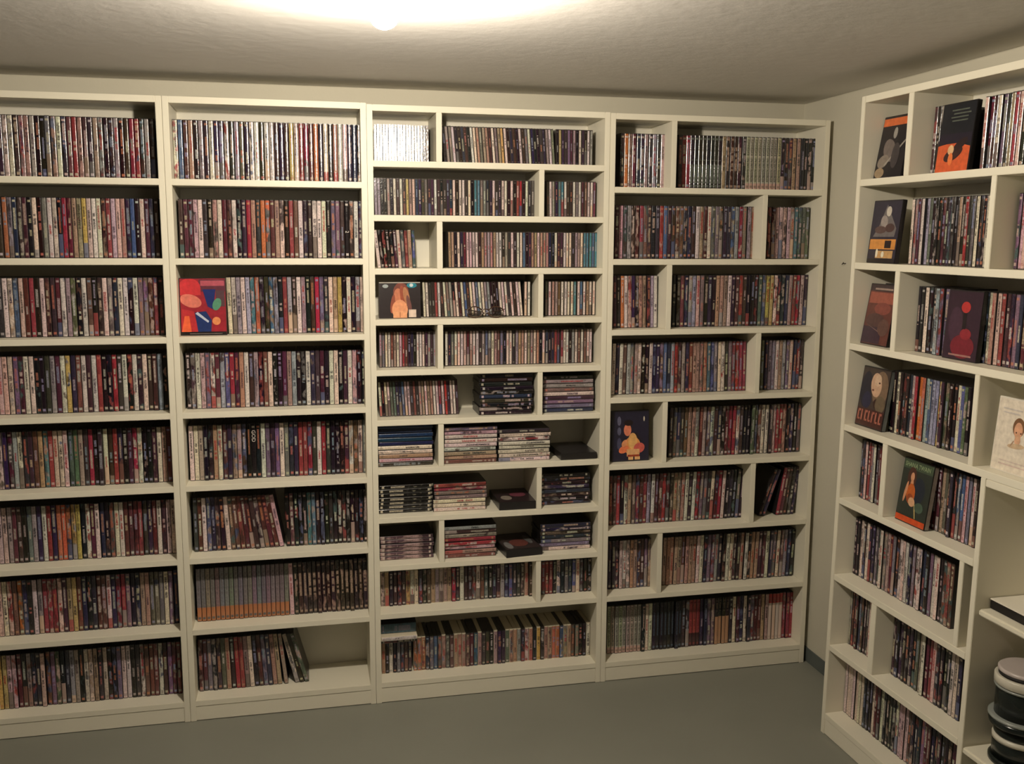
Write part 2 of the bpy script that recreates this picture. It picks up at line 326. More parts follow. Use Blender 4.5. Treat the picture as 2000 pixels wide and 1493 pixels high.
# right-hand case: turned a quarter, a little askew and leaning on the wall
def rw(lx, ly, z):
    y = -.5044-lx; x = 2.108-.0289*(y+.5044)+ly+.0086*(z-1); return Vector((x, y-.0053*(z-1), z))
o_ = rw(0, 0, 0); ex = (rw(1, 0, 0)-o_).normalized(); ez = (rw(0, 0, 1)-o_).normalized(); ey = ez.cross(ex).normalized(); ex = ey.cross(ez)
MR = Matrix((ex, ey, ez)).transposed().to_4x4(); MR.translation = o_
bookcase('bookcase', 'white bookcase on the side wall with leaning face-out covers and open lower bay', 1.9, 2.068, Z5,
         [(1,.2255,.2485),(2,.579,.598),(3,.221,.243),(4,.581,.5995),(5,.221,.2445),(6,.583,.601),(7,.2225,.248)], .075, depth=.205, mtx=MR, lower=(.635, 1.0567))
ROWS = [
 (1, 1, 'd', '', 0.1344, 0.5944, 'dwwdstskkgtwdurtddtskdskdrrdsd', 0, 0),
 (1, 2, 'd', '', 0.1176, 0.5952, 'dosndmkwkgwwkrmttypwwmrpptnbkwmnd', 0, 0),
 (1, 3, 'd', '', 0.1007, 0.5979, 'nwwbpmrkwddmwsekwukdwgnwwkwvvmrd', 0, 0),
 (1, 4, 'd', '', 0.084, 0.5994, 'pppvmwwkkdsmwynuwdwrkkrdwkwdwddlk', 0, 0),
 (1, 5, 'd', '', 0.0675, 0.5997, 'pnmlwndutcrpwweetdrkdwdrnkdrwkkdwtm', 0, 0),
 (1, 6, 'd', '', 0.0507, 0.6017, 'psmdkgsnwrnooyykwmwnkuwmmmrdnmwdww', 0, 0),
 (1, 7, 'd', '', 0.0339, 0.599, 'pwpuonkwsrrrwdtyunknmuwnrrvkntteggwvn', 0, 0),
 (1, 8, 'd', '', 0.0168, 0.598, 'yppmksnpuveknskwwtdpkvwwkdwuuwdvmm', 0, 0),
 (2, 1, 'd', '', 0.0195, 0.617, 'wbmtksdwnvwdsenwwdwwdndywrrmonwdtwwnnd', 0, 0),
 (2, 2, 'd', '', 0.0258, 0.6159, 'dmmpwdktwmdwknrtdoomtwkruwddwwwkvvdndwd', 0, 0),
 (2, 3, 'd', '', 0.1686, 0.6165, 'wwswlcondblkrldwskdrvdwtykwklp', 1, 0),
 (2, 4, 'd', '', 0.0266, 0.6174, 'kdwpvwmlbrmtwdskuwkkmtlkkwndmkwwkdwpkk', 0, 0),
 (2, 5, 'd', '', 0.0259, 0.6166, 'wwskdtwudtsdkkkwvdvwgnnrrrdwrdkkkdwuwg', 0, 0),
 (2, 6, 'd', '', 0.0287, 0.1173, 'dmwbnd', 0, 1),
 (2, 6, 'd', '', 0.119, 0.3271, 'kwuuummdmmmmp', 2, 10),
 (2, 6, 'd', '', 0.334, 0.614, 'kukkkcckkkdkkdkkkkk', 1, 0),
 (2, 7, 'd', '', 0.0283, 0.3373, 'GGGGGGGGGGGGGGGGGGGG', 0, 0),
 (2, 7, 'd', '', 0.339, 0.6114, 'pMMMMMMMMMMMMMMMM', 1, 1),
 (2, 8, 'd', '', 0.0246, 0.3052, 'mmvndetdrrtwkmvntt', 0, 4),
 (2, 8, 'd', '', 0.3123, 0.3264, 't', 6, 6),
 (2, 8, 'd', '', 0.3494, 0.3992, 'wke', 13, 15),
 (3, 1, 'c', 'a', 0.0279, 0.2118, 'wwtwwgwtwwwtwwwwgkd', 0, 0),  # pale letters mostly stand for lamp glare, put into the spine colours
 (3, 1, 'c', 'b', 0.2642, 0.6539, 'ksgwkkndkwwtgttdwgtywkndkwdgwnkkdnswg', 5, 4),
 (3, 1, 'c', 'b', 0.6557, 0.7876, 'kyndvmskwnkws', 1, 0),
 (3, 2, 'c', 'a', 0.0267, 0.5783, 'skkskwdwdytpnndgdwdkdnnwkwwdwkccgndwdnwwkwkrrkwkd', 1, 0),
 (3, 2, 'c', 'b', 0.6225, 0.8019, 'gwsnccwddwgwmupwm', 1, 0),
 (3, 3, 'g', 'a', 0.0342, 0.1648, 'wkkkkdpgrtb', 6, 2),
 (3, 3, 'c', 'b', 0.2763, 0.8107, 'ttkwnmpppwdttsttwwdsdwdwwbknttwtttnkwddwwwdsswcccbc', 1, 0),
 (3, 4, 'c', 'a', 0.1879, 0.2503, 'wwddrw', 2, 2),
 (3, 4, 'c', 'a', 0.2521, 0.5419, 'dwgskwdwbdwwbwwsskkkwwwdwdww', 4, 5),
 (3, 4, 'c', 'a', 0.5438, 0.5679, 'ww', 0, 0),
 (3, 4, 'c', 'b', 0.6203, 0.8061, 'gwttuwwwwcwbwtww', 0, 0),
 (3, 5, 'c', 'a', 0.034, 0.2311, 'sgwwutwprmknkwwwdsds', 0, 0),
 (3, 5, 'c', 'b', 0.2618, 0.7975, 'wngwwwpmpwwdsblwtuvkwwdsttwttwtkwnknrmrwwkswuwuww', 0, 0),
 (3, 6, 'c', 'a', 0.033, 0.3118, 'wkwweennbppdudstwttwwrwrdwwd', 3, 3),
 (3, 10, 'g', 'a', 0.0258, 0.5831, 'ptkdddywwddutssttrdwddgwugkndsnbnddtd', 0, 0),
 (3, 10, 'g', 'b', 0.6163, 0.8081, 'rrrkwkgnbwdkk', 0, 0),
 (3, 11, 'g', 'a', 0.0255, 0.1348, 'tkwkgndd', 0, 0),
 (3, 11, 'g', 'a', 0.1404, 0.8083, 'ooongbgtgutttumbtddksndettsnptkydttoobttugkkw', 0, 0),
 (4, 1, 'd', 'a', 0.0591, 0.2263, 'dotmnnsnlkp', 0, 0),
 (4, 1, 'd', 'b', 0.277, 0.8159, 'drrKKKKKKKKtMMMMdWWWWWWWWWkkmttkkkk', 0, 0),
 (4, 2, 'd', 'a', 0.0453, 0.5823, 'mpdsdmrudknrbdduunndwtmwegdnnbsrgst', 0, 0),
 (4, 2, 'd', 'b', 0.6357, 0.8043, 'dmppppsceee', 0, 0),
 (4, 3, 'd', 'a', 0.0446, 0.2149, 'ddowpnkttdlw', 1, 1),
 (4, 3, 'd', 'b', 0.2705, 0.8071, 'kdunslpvknktttwnmrdkkdebyywnnnsrrpd', 0, -1),
 (4, 4, 'd', 'a', 0.0417, 0.5727, 'wnwulsswkkwnnvbnlrmsnuttttbbswwdvrrrr', -1, 1),
 (4, 4, 'd', 'b', 0.6313, 0.8051, 'enlvwtlvpnrd', 0, -1),
 (4, 5, 'd', 'b', 0.271, 0.805, 'dgnduttwmsvwdnkmrrwdkkeeuwwdprrtknke', -1, -1),
 (4, 6, 'd', 'a', 0.0416, 0.5768, 'urkwturmrlwmrmdtttwdwrvdwmrwknkek', 0, -3),
 (4, 6, 'd', 'b', 0.645, 0.675, 'kn', -19, -19),
 (4, 6, 'd', 'b', 0.7181, 0.7961, 'rmddn', -9, -6),
 (4, 7, 'd', 'a', 0.0445, 0.2155, 'nndpwwttmmvt', 0, 0),
 (4, 7, 'd', 'b', 0.2588, 0.8023, 'ttttutttwwnvsnkwwmdtwktdmwnvwusnk', -1, -2),
 (4, 8, 'd', 'a', 0.0455, 0.8131, 'WWWWWWWWkwNNNNNNNNdRRRnnvvTTTdwmnwnvmttCCCCrrr', 0, 0),
 (5, 1, 'd', 'b', 0.2326, 0.2809, 'dkw', -1, -1),
 (5, 1, 'd', 'b', 0.459, 0.6058, 'wmdwvdtrwk', -1, -1),
 (5, 2, 'd', 'a', 0.1866, 0.4953, 'wtmrwlekkkmkddktkrdvwdk', 0, 0),
 (5, 2, 'd', 'b', 0.6043, 0.6437, 'vpp', 0, 0),
 (5, 3, 'd', 'b', 0.242, 0.4131, 'kkwknlvvmm', 0, 0),
 (5, 3, 'd', 'b', 0.4854, 0.6697, 'vvkwtprdnvnm', 0, 0),
 (5, 4, 'd', 'a', 0.146, 0.4851, 'kwddnprolblydekwbe', -1, 0),
 (5, 5, 'd', 'a', 0.0104, 0.117, 'kdprvwd', 0, 0),
 (5, 5, 'd', 'b', 0.3518, 0.5441, 'rrmmteknnbbpvw', -1, 0),
 (5, 6, 'd', 'a', 0.0199, 0.4916, 'kwdwnvdwsmvdwwnvwnkvwkutu', 0, 0),
 (5, 7, 'd', 'a', 0.007, 0.1099, 'smnmvud', 0, 0),
 (5, 7, 'd', 'b', 0.2402, 0.5398, 'dknkknkeswmrpnkkkww', 0, 0),
 (5, 8, 'd', '', 0.0116, 0.5425, 'wwwwwnkwmwkkkwppdnnvmnkdkk', 0, 0),
]

# ---------------------------------------------------------------- fill the shelves
MW = {c: Matrix.Translation((J[c-1], 0, 0)) for c in (1, 2, 3, 4)}; MW[5] = MR
CASE = {1: 'first bookcase', 2: 'second bookcase', 3: 'CD bookcase', 4: 'corner bookcase', 5: 'side-wall bookcase'}
ORD = ['zeroth','first','second','third','fourth','fifth','sixth','seventh','eighth','ninth','tenth','eleventh']
def nth(n): return f"{n}{'th' if 10 <= n % 100 <= 20 else {1:'st',2:'nd',3:'rd'}.get(n % 10, 'th')}"
NM = {'d': ('dvd_case', 'DVD case'), 'c': ('cd_case', 'CD case'), 'g': ('game_case', 'thick small case')}
items = []     # kind, thickness, style, matrix, area, label, group, char
count = {}
def resample(s, n): return ''.join(s[min(len(s)-1, int(i*len(s)/n))] for i in range(n))
for c, row, kind, bay, a, b, s, t0, t1 in ROWS:
    z = ZS[c][row-1]; W0 = MW[c]; sb = .07 if c < 5 else .066
    if (c, row) == (5, 8): s = 'Q'*5 + s[5:]
    more = 0
    if c == 5:      # the rows of the side-wall bookcase run on behind the front edge of the next upright
        if (row, bay) == (1, 'b') and a < .3: a, b, s = .2515, .296, 'dkw'
        a = max(a, {(3, 'b'): .245, (7, 'b'): .250, (5, 'b'): .3}.get((row, bay), .021))
        stop = {(2, 'a'): .577, (4, 'a'): .579, (5, 'a'): .219, (5, 'b'): .632, (6, ''): .581, (7, 'a'): .2205, (7, 'b'): .632, (8, ''): .632}.get((row, bay))
        if stop: more = int((stop-b)/.0150)
    n0 = round((b-a)/{'d': .0150, 'c': .0106, 'g': .0148}[kind])
    if abs(n0-len(s)) > 2: s = resample(s, n0)
    pitch = (b-a)/len(s)
    s += ''.join(rnd.choice(list('kdnmvw')) for _ in range(more)); b += more*pitch
    if c == 1:      # continue the row behind the picture edge
        k = int((a-.021)/pitch); s = ''.join(rnd.choice(list('kdmwnptdgkw')) for _ in range(k)) + s; a -= k*pitch
    N = len(s); special = {(2, 2): {35: ('2', .0165, .46)}, (2, 5): {13: ('GOD', .018, .77)}}.get((c, row), {})
    for i, ch in enumerate(s):
        tilt = R(t0+(t1-t0)*i/max(1, N-1)); t = min(DIM[kind][0]*1.06, pitch*math.cos(tilt)*.985)
        if pitch > .0162 and kind == 'd': t = pitch*math.cos(tilt)*.97
        x = a+i*pitch; jy = rnd.uniform(-.0022, .0022); yaw = R(rnd.gauss(0, .5)) + (R(-5.6) if (c, row, bay) == (3, 1, 'a') else 0)
        if rnd.random() < .03: jy -= .006
        if (c, row, bay) == (3, 1, 'a'): jy += .004
        pv = 0 if tilt >= 0 else t
        L = Matrix.Translation((x+pv, sb+jy, z)) @ Matrix.Rotation(-tilt, 4, 'Y') @ Matrix.Rotation(yaw, 4, 'Z') @ Matrix.Translation((-pv, 0, 0))
        Mx = W0 @ L; ctr = Mx @ Vector((t/2, 0, DIM[kind][2]/2)); nr = (W0.to_3x3() @ Vector((0, -1, 0))).normalized()
        ar = screen_area(ctr, t, DIM[kind][2], nr)
        kb = (c, row, bay); count[kb] = count.get(kb, 0)
        if ar > 0: count[kb] += 1
        sh = 'bottom' if row == len(ZS[c]) else 'top' if row == 1 else ORD[row]
        lab = f"{CN[ch]} {NM[kind][1]}, {nth(count[kb])} from left{dict(a=' in left bay', b=' in right bay').get(bay, '')}, {sh} shelf, {CASE[c]}"
        sty = style(ch, kind)
        if special.get(i): sty = (s2l((34,28,31)), s2l((50,44,50)), s2l((190,182,176)), (sty[3][0], 0, 0), (0, .3, 1)); ar = 1e8
        items.append([kind, t, sty, Mx, ar, lab, f"{NM[kind][1]}s on the {sh} shelf of the {CASE[c]}", ch, special.get(i)])

# flat stacks in the CD bookcase: (row, x0, colours from the top down, setback, pose)
STACKS = [(6,.378,'kkkkkndkkk',.03,'left bay',0), (6,.609,'kssgwdvvn',.045,'right bay',0),
          (7,.022,'BBBBBwwtpd',.03,'left bay',0), (7,.250,'vpwwwwttu',.03,'right bay beside the divider',0), (7,.4435,'dwwwwwww',.028,'right bay, second pile',0),
          (8,.023,'ZZZZZZZ',.05,'left bay, first pile',0), (8,.214,'rrggwww',.04,'left bay, second pile',0), (8,.601,'kkknndkk',.045,'right bay',0),
          (9,.024,'YYYYYY',.06,'left bay',0), (9,.249,'sdsrrptu',.035,'right bay, first pile',0), (9,.605,'nndnvvw',.045,'right bay, last pile',0)]
def pile_style(ch):
    if ch == 'Z': return (s2l((26,24,24)), s2l((150,146,128)), s2l((190,180,160)), (.41, .2, .46), (0, .4, 1))
    if ch == 'Y': return (s2l((88,64,74)), s2l((168,140,140)), s2l((190,176,168)), (.214, .3, .31), (.08, .75, .9))
    return style(ch, 'd')
for row, x0, s, sb, where, _ in STACKS:
    z = Z3[row-1]; n = len(s); t = .01465
    H = {6: .147, 7: .147, 8: .147, 9: .147}[row]
    if n*t > .148: t = .148/n
    for i, ch in enumerate(reversed(s)):
        dx = rnd.uniform(-.003, .003)+(0 if i else 0); dy = rnd.uniform(-.004, .004)
        L = Matrix.Translation((x0+dx, sb+dy, z+.0002+(i+1)*t)) @ Matrix.Rotation(R(90), 4, 'Y')
        L = Matrix.Translation((x0+dx+.095, sb+dy+.06, 0)) @ Matrix.Rotation(R(rnd.uniform(-1.2, 1.2)), 4, 'Z') @ Matrix.Translation((-(x0+dx+.095), -(sb+dy+.06), 0)) @ L
        c_ = {'Z': 'k', 'Y': 'v'}.get(ch, ch)
        lab = f"{CN[c_]} DVD case lying flat, {where}, {ORD[row]} shelf of CD bookcase"
        lab = f"flat {CN[c_]} DVD case, {nth(n-i)} from top, {ORD[row]} shelf, {where}".replace('beside the divider', 'by divider')
        items.append(['d', t*.985, pile_style(ch), MW[3] @ L, 1e9, lab, f"DVD stack, {ORD[row]} shelf {where}", c_])
# three small items lying on top of the short cases of the bottom row
for i, ch in enumerate('dwb'):
    t = (.0145, .016, .036)[i]; zz = .077+.1285+(0, .0146, .031)[i]
    L = Matrix.Translation((.0215, (.035, .02, .05)[i], zz+t)) @ Matrix.Rotation(R(90), 4, 'Y')
    items.append(['g', t, style(ch, 'g'), MW[3] @ L, 1e9, f"{('dark', 'white', 'blue')[i]} case lying flat on the upright cases, bottom shelf of CD bookcase", 'cases laid on top of the bottom row', ch])

LETT = mat('pale_letter_ink', s2l((214,206,198)), .3)
for kind, plast, cat, nm in (('d', BLACKP, 'DVD case', 'dvd_case'), ('c', SMOKE, 'CD case', 'cd_case'), ('g', BLACKP, 'case', 'game_case')):
    its = sorted([i for i in items if i[0] == kind], key=lambda q: -q[4]); pile = Pile(); lim = {'d': 288, 'c': 298, 'g': 300}[kind]
    for k, (kd, t, sty, Mx, ar, lab, grp, ch, *sp) in enumerate(its):
        pl = CARD if (kind == 'g' and ch in 'wtpyosle') else CLEARP if (kind != 'c' and ch in 'WCQ') else plast
        if k < lim and ar > 0:
            o = case_object(nm, kd, t, sty, Mx, pl, lab, cat, grp)
            if sp and sp[0]:
                txt, size, zc = sp[0]; o['label'] = f'black DVD case lettered {txt} on its spine, {ORD[2 if txt == "2" else 5]} shelf, second bookcase'
                lettering('title', txt, size, LETT, o, Matrix.Translation((t/2, -.0006, zc*.19)) @ Matrix.Rotation(R(90), 4, 'Y') @ Matrix.Rotation(R(90), 4, 'X'), .0001)
        else: pile.add(kd, t, sty, Mx)
    if pile.v:
        pile.build({'d': 'shelved_dvd_cases', 'c': 'shelved_cd_cases', 'g': 'shelved_cases'}[kind], plast,
                   {'d': 'remaining upright DVD cases filling the bookcase shelves, many dark, some cream or red', 'c': 'remaining thin CD cases standing in rows on the upper short shelves', 'g': 'x'}[kind], cat)

# ---------------------------------------------------------------- covers shown face-out
def flatmat(name, c, rough=.28): return mat(name, s2l(c), rough, .5)
FM = {}
def fm(c):
    if c not in FM: FM[c] = mat('cover_ink_%d_%d_%d' % c, s2l(c), .3, .5, var=.38, vscale=75)
    return FM[c]
def cover(label, w, h, mtx, ground, shapes, t=.0147, side=None, cat='DVD case', name='dvd_case', rim=.0035, plastic=None):
    """a case facing the room: body, printed sheet, and the shapes of its picture in thin layers (coordinates 0..1 from the lower left)"""
    e = empty(name); e.matrix_world = mtx; tag(e, label, cat, 'cases displayed face-out')
    box('case_body', (0, 0, 0), (w, t, h), plastic or BLACKP, e, bev=.0012)
    mesh_obj('cover_sheet', [(rim, -.0004, rim), (w-rim*.5, -.0004, rim), (w-rim*.5, -.0004, h-rim), (rim, -.0004, h-rim)], [(0, 1, 2, 3)], fm(ground), e)
    if side: mesh_obj('spine_sheet', [(w+.0004, .001, rim), (w+.0004, t-.001, rim), (w+.0004, t-.001, h-rim), (w+.0004, .001, h-rim)], [(0, 1, 2, 3)], fm(side), e)
    sh = None; vs, fs, fmi, mats = [], [], [], []
    for k, (col, kind, *q) in enumerate(shapes):
        y = -.0006-.00008*k; m = fm(col)
        if m not in mats: mats.append(m)
        if kind == 'e':
            cx, cy, rx, ry = q[:4]; ro = R(q[4]) if len(q) > 4 else 0; pts = []
            for i in range(20):
                a = 2*math.pi*i/20; X, Y = rx*w*math.cos(a), ry*h*math.sin(a); pts.append((cx*w+X*math.cos(ro)-Y*math.sin(ro), cy*h+X*math.sin(ro)+Y*math.cos(ro)))
        else: pts = [(a*w, b*h) for a, b in q[0]]
        pts = [(min(w-rim*.6, max(rim, a)), min(h-rim, max(rim, b))) for a, b in pts]
        n = len(vs); vs += [(a, y, b) for a, b in pts]; fs.append(tuple(range(n, n+len(pts)))); fmi.append(mats.index(m))
    if vs: mesh_obj('cover_picture', vs, fs, mats, e, fmi)
    return e
def face_m(c, row, lx, ly, lean, yaw=0):
    return MW[c] @ Matrix.Translation((lx, ly, ZS[c][row-1]+.0002)) @ Matrix.Rotation(R(yaw), 4, 'Z') @ Matrix.Rotation(R(-lean), 4, 'X')
def letter_m(x, z, y=-.0022): return Matrix.Translation((x, y, z)) @ Matrix.Rotation(R(90), 4, 'X')
rc = lambda a, b, c, d: [(a, b), (c, b), (c, d), (a, d)]
SK, SK2, HAIR = (222,150,110), (196,110,80), (120,60,40)
# red cover, third shelf of the second bookcase (its figures are left out)
cover('red face-out DVD cover with blue and orange patches, third shelf of second bookcase', .146, .188, face_m(2, 3, .0195, .045, 2), (150,38,50),
      [((96,46,60),'p',rc(.42,.76,1,.97)), ((176,84,98),'p',rc(.46,.86,.97,.95)), ((30,44,104),'p',[(.5,.8),(.78,.8),(.72,.45),(.6,.5)]), ((84,60,66),'p',rc(.78,.5,.97,.78)), ((196,54,60),'e',.22,.83,.24,.16),
       ((196,54,60),'p',rc(0,.7,.46,.84)), ((178,48,54),'p',[(0,.06),(.4,.06),(.3,.42),(.05,.46)]), ((236,100,62),'p',[(.03,.06),(.24,.06),(.2,.34),(.1,.34)]), ((214,120,104),'e',.24,.6,.24,.11,-18),
       ((32,50,100),'p',[(.38,.06),(.66,.06),(.68,.26),(.56,.42),(.32,.4)]), ((190,198,214),'p',[(.33,.38),(.38,.41),(.62,.25),(.6,.22)]), ((84,140,112),'e',.8,.54,.09,.11,-20), ((232,140,90),'e',.78,.25,.09,.07), ((28,22,22),'p',rc(0,0,1,.065)), ((110,100,96),'p',rc(.2,.025,.9,.038))], rim=.003)
# CD with a long-haired figure
cover('CD case facing out with a long-haired figure on black, fourth shelf of CD bookcase', .142, .1245, face_m(3, 4, .034, .045, 3), (38,30,32),
      [((120,62,50),'e',.53,.68,.19,.3), ((196,120,88),'e',.46,.62,.1,.2), ((150,74,52),'e',.58,.6,.07,.3,8), ((176,120,84),'e',.66,.6,.07,.26,12), ((110,70,66),'e',.72,.4,.05,.24,12), ((146,76,56),'e',.33,.4,.05,.26,-8),
       ((226,152,112),'e',.5,.24,.19,.27), ((232,160,118),'p',rc(.34,0,.67,.2)), ((150,84,50),'p',rc(.495,.03,.51,.17)), ((214,194,180),'p',rc(.71,.03,.89,.24)), ((36,130,150),'e',.79,.9,.12,.07), ((214,224,232),'e',.78,.905,.045,.045), ((160,170,172),'e',.16,.88,.07,.05), ((206,200,190),'p',rc(0,.965,1,.985))],
      t=.0104, cat='CD case', name='cd_case', rim=.002, plastic=SMOKE)
cover('navy DVD cover with a bare-chested figure facing out, fifth shelf of corner bookcase', .146, .188, face_m(4, 5, .040, .04, 3, 2), (34,32,52),
      [((96,96,120),'e',.2,.8,.05,.09), ((86,86,110),'e',.2,.6,.05,.08), ((70,70,96),'e',.2,.35,.06,.12), ((232,150,84),'e',.55,.3,.22,.19), ((240,176,110),'e',.56,.4,.12,.16), ((226,120,80),'e',.32,.24,.14,.07,25), ((232,150,104),'e',.34,.36,.1,.05,55),
       ((206,96,86),'e',.73,.26,.15,.1,20), ((222,130,100),'e',.42,.62,.1,.12), ((30,20,22),'e',.45,.76,.12,.06), ((224,170,120),'p',[(.4,.1),(.74,.1),(.74,.24),(.4,.24)]), ((150,60,36),'p',rc(.42,.09,.74,.13)), ((226,176,120),'p',rc(.44,.03,.57,.09)), ((226,176,120),'p',rc(.61,.03,.75,.09)), ((36,26,26),'p',[(.6,.56),(.66,.56),(.8,.38),(.74,.4)]), ((220,210,190),'e',.86,.83,.02,.05)])
# side-wall bookcase covers
cover('black DVD cover with a guitarist under an orange band, top shelf of side-wall bookcase', .135, .19, face_m(5, 1, .023, .04, 9), (34,30,34),
      [((206,104,56),'p',rc(.02,.84,.98,.96)), ((150,146,140),'e',.52,.72,.07,.09), ((110,100,96),'e',.42,.45,.2,.2,35), ((130,120,110),'e',.26,.28,.2,.1,20), ((150,130,104),'e',.2,.1,.17,.08), ((150,144,136),'p',[(.3,.22),(.34,.2),(.95,.58),(.92,.6)]), ((66,60,62),'e',.66,.36,.14,.2)])
cover('dark DVD case with white corner label behind the guitarist cover, top shelf', .135, .19, face_m(5, 1, .088, .072, 9), (40,32,34), [((196,96,50),'p',rc(.02,.8,.78,.95)), ((200,200,200),'p',rc(.76,.8,.98,.97))])
cover('black DVD cover with orange lower half and dark rider, top shelf of side-wall bookcase', .135, .19, face_m(5, 1, .3, .045, 5), (26,28,36),
      [((206,92,52),'p',[(.02,.02),(.97,.02),(.97,.36),(.5,.44),(.02,.4)]), ((34,28,44),'p',rc(.02,.42,.98,.56)), ((60,34,34),'e',.5,.27,.28,.09,20), ((44,28,30),'e',.68,.4,.22,.06,28), ((222,180,136),'e',.42,.33,.09,.07), ((226,120,66),'e',.44,.2,.07,.09),
       ((86,92,84),'p',rc(.3,.88,.8,.9)), ((86,92,84),'p',rc(.36,.83,.86,.85)), ((86,92,84),'p',rc(.3,.78,.8,.8)), ((86,92,84),'p',rc(.34,.73,.8,.75))])
cover('glossy DVD cover with a white band picture over an orange strip, second shelf', .14, .19, face_m(5, 2, .026, .035, 5), (48,44,58),
      [((110,104,104),'p',[(.5,.93),(.9,.55),(.86,.42),(.12,.42),(.3,.6)]), ((196,188,176),'e',.58,.82,.09,.08), ((150,140,136),'e',.46,.66,.12,.1,30), ((90,70,68),'e',.36,.53,.2,.06), ((80,60,58),'e',.68,.56,.16,.07), ((206,140,70),'p',rc(.05,.22,.95,.38)), ((40,30,30),'p',rc(.58,.24,.8,.36)), ((190,150,100),'p',rc(.3,.08,.9,.2)), ((226,216,196),'e',.34,.16,.04,.07), ((226,216,196),'e',.55,.14,.05,.05), ((40,34,34),'p',rc(.02,.02,.98,.07))])
cover('rust-red DVD cover with crowd picture, third shelf, narrow bay of side-wall bookcase', .135, .19, face_m(5, 3, .022, .035, 8.5), (98,58,52),
      [((150,84,70),'p',rc(.06,.68,.96,.86)), ((64,52,54),'p',rc(.02,.88,.98,.98)), ((150,130,120),'p',rc(.2,.9,.85,.93)), ((128,70,62),'e',.6,.6,.3,.1), ((82,58,56),'e',.4,.4,.34,.12), ((60,44,56),'p',rc(.03,.03,.7,.3)), ((120,96,92),'p',[(.1,.34),(.14,.33),(.6,.22),(.58,.24)]), ((96,70,64),'e',.75,.3,.2,.14)])
cover('dark rusty DVD case pushed behind the crowd cover, third shelf', .135, .19, face_m(5, 3, .06, .075, 3), (60,44,42), [])
rose = cover('dark DVD cover with a red rose, standing before the third shelf row', .135, .19, face_m(5, 3, .392, .045, 3), (50,32,46),
      [((176,52,52),'e',.55,.76,.13,.08), ((66,44,60),'e',.3,.5,.2,.26), ((112,34,46),'e',.56,.2,.34,.17), ((136,40,50),'e',.62,.38,.16,.08), ((30,22,26),'p',rc(.5,.45,.6,.68)), ((150,110,104),'p',rc(.2,.06,.85,.085))])
c4 = cover('grey DVD cover with a large pale face and tall rusty lettering, fourth shelf', .14, .19, face_m(5, 4, .022, .035, 7), (66,56,52),
      [((36,34,46),'e',.22,.62,.2,.3), ((40,40,66),'e',.3,.45,.16,.14), ((120,98,80),'e',.72,.66,.27,.3), ((196,160,134),'e',.56,.72,.19,.2,12), ((206,176,150),'e',.6,.8,.12,.1), ((96,64,54),'e',.66,.76,.035,.015), ((110,70,60),'e',.47,.63,.04,.018), ((60,40,36),'e',.66,.42,.12,.08), ((104,90,72),'e',.8,.42,.18,.14), ((70,40,36),'p',rc(.02,.03,.98,.31))], side=(104,108,106))
for k in range(7): # the tall title: broad rusty strokes, too blurred in the photograph to read
    x = .0105+.0178*k; mesh_obj('title_stroke', [(x,-.0021,.02),(x+.0065,-.0021,.02),(x+.0065,-.0021,.054),(x,-.0021,.054)], [(0,1,2,3)], fm((168,104,88)), c4)
    if k % 2 == 0: mesh_obj('title_stroke', [(x,-.0021,.047),(x+.0135,-.0021,.047),(x+.0135,-.0021,.054),(x,-.0021,.054)], [(0,1,2,3)], fm((168,104,88)), c4)
    if k % 3 != 1: mesh_obj('title_stroke', [(x,-.0021,.02),(x+.0135,-.0021,.02),(x+.0135,-.0021,.026),(x,-.0021,.026)], [(0,1,2,3)], fm((168,104,88)), c4)
wc = cover('white DVD cover with a small portrait of a man, fourth shelf above the open bay', .14, .19, face_m(5, 4, .622, .035, 4), (226,212,196),
      [((120,86,60),'e',.56,.63,.14,.13), ((212,160,128),'e',.56,.59,.1,.11), ((90,60,50),'e',.52,.56,.018,.012), ((90,60,50),'e',.63,.56,.018,.012), ((214,168,136),'e',.57,.46,.07,.07), ((196,170,140),'e',.55,.38,.2,.035,6), ((170,140,116),'p',[(.4,.36),(.43,.36),(.5,.44),(.48,.45)]),
       ((206,186,176),'p',rc(.2,.1,.95,.12)), ((206,190,180),'p',rc(.2,.15,.95,.165)), ((198,190,184),'p',rc(.14,.84,.6,.86)), ((198,190,184),'p',rc(.16,.79,.56,.81))], plastic=mat('white_case', (.7,.66,.58), .3))
sc_ = cover('DVD cover of a woman in an orange top against dark green, fifth shelf', .135, .19, face_m(5, 5, .262, .03, 6.5), (44,50,44),
      [((34,40,52),'e',.62,.55,.2,.2), ((66,80,62),'p',rc(.02,.84,.98,.98)), ((74,44,36),'e',.35,.7,.14,.19), ((206,150,116),'e',.37,.73,.06,.07), ((200,140,104),'e',.38,.62,.05,.08), ((190,96,44),'e',.39,.47,.14,.16), ((150,72,40),'e',.38,.4,.1,.07), ((200,140,104),'e',.22,.48,.04,.17,-10), ((206,160,124),'e',.46,.35,.11,.07,-20),
       ((190,170,110),'p',[(.55,.33),(.58,.33),(.66,.12),(.63,.12)]), ((70,88,74),'e',.72,.3,.14,.08), ((196,76,36),'p',rc(.02,.02,.98,.11))], side=(150,140,130))
lettering('title', 'SHANIA TWAIN', .019, fm((150,168,130)), sc_, letter_m(.067, .172), sx=.82)

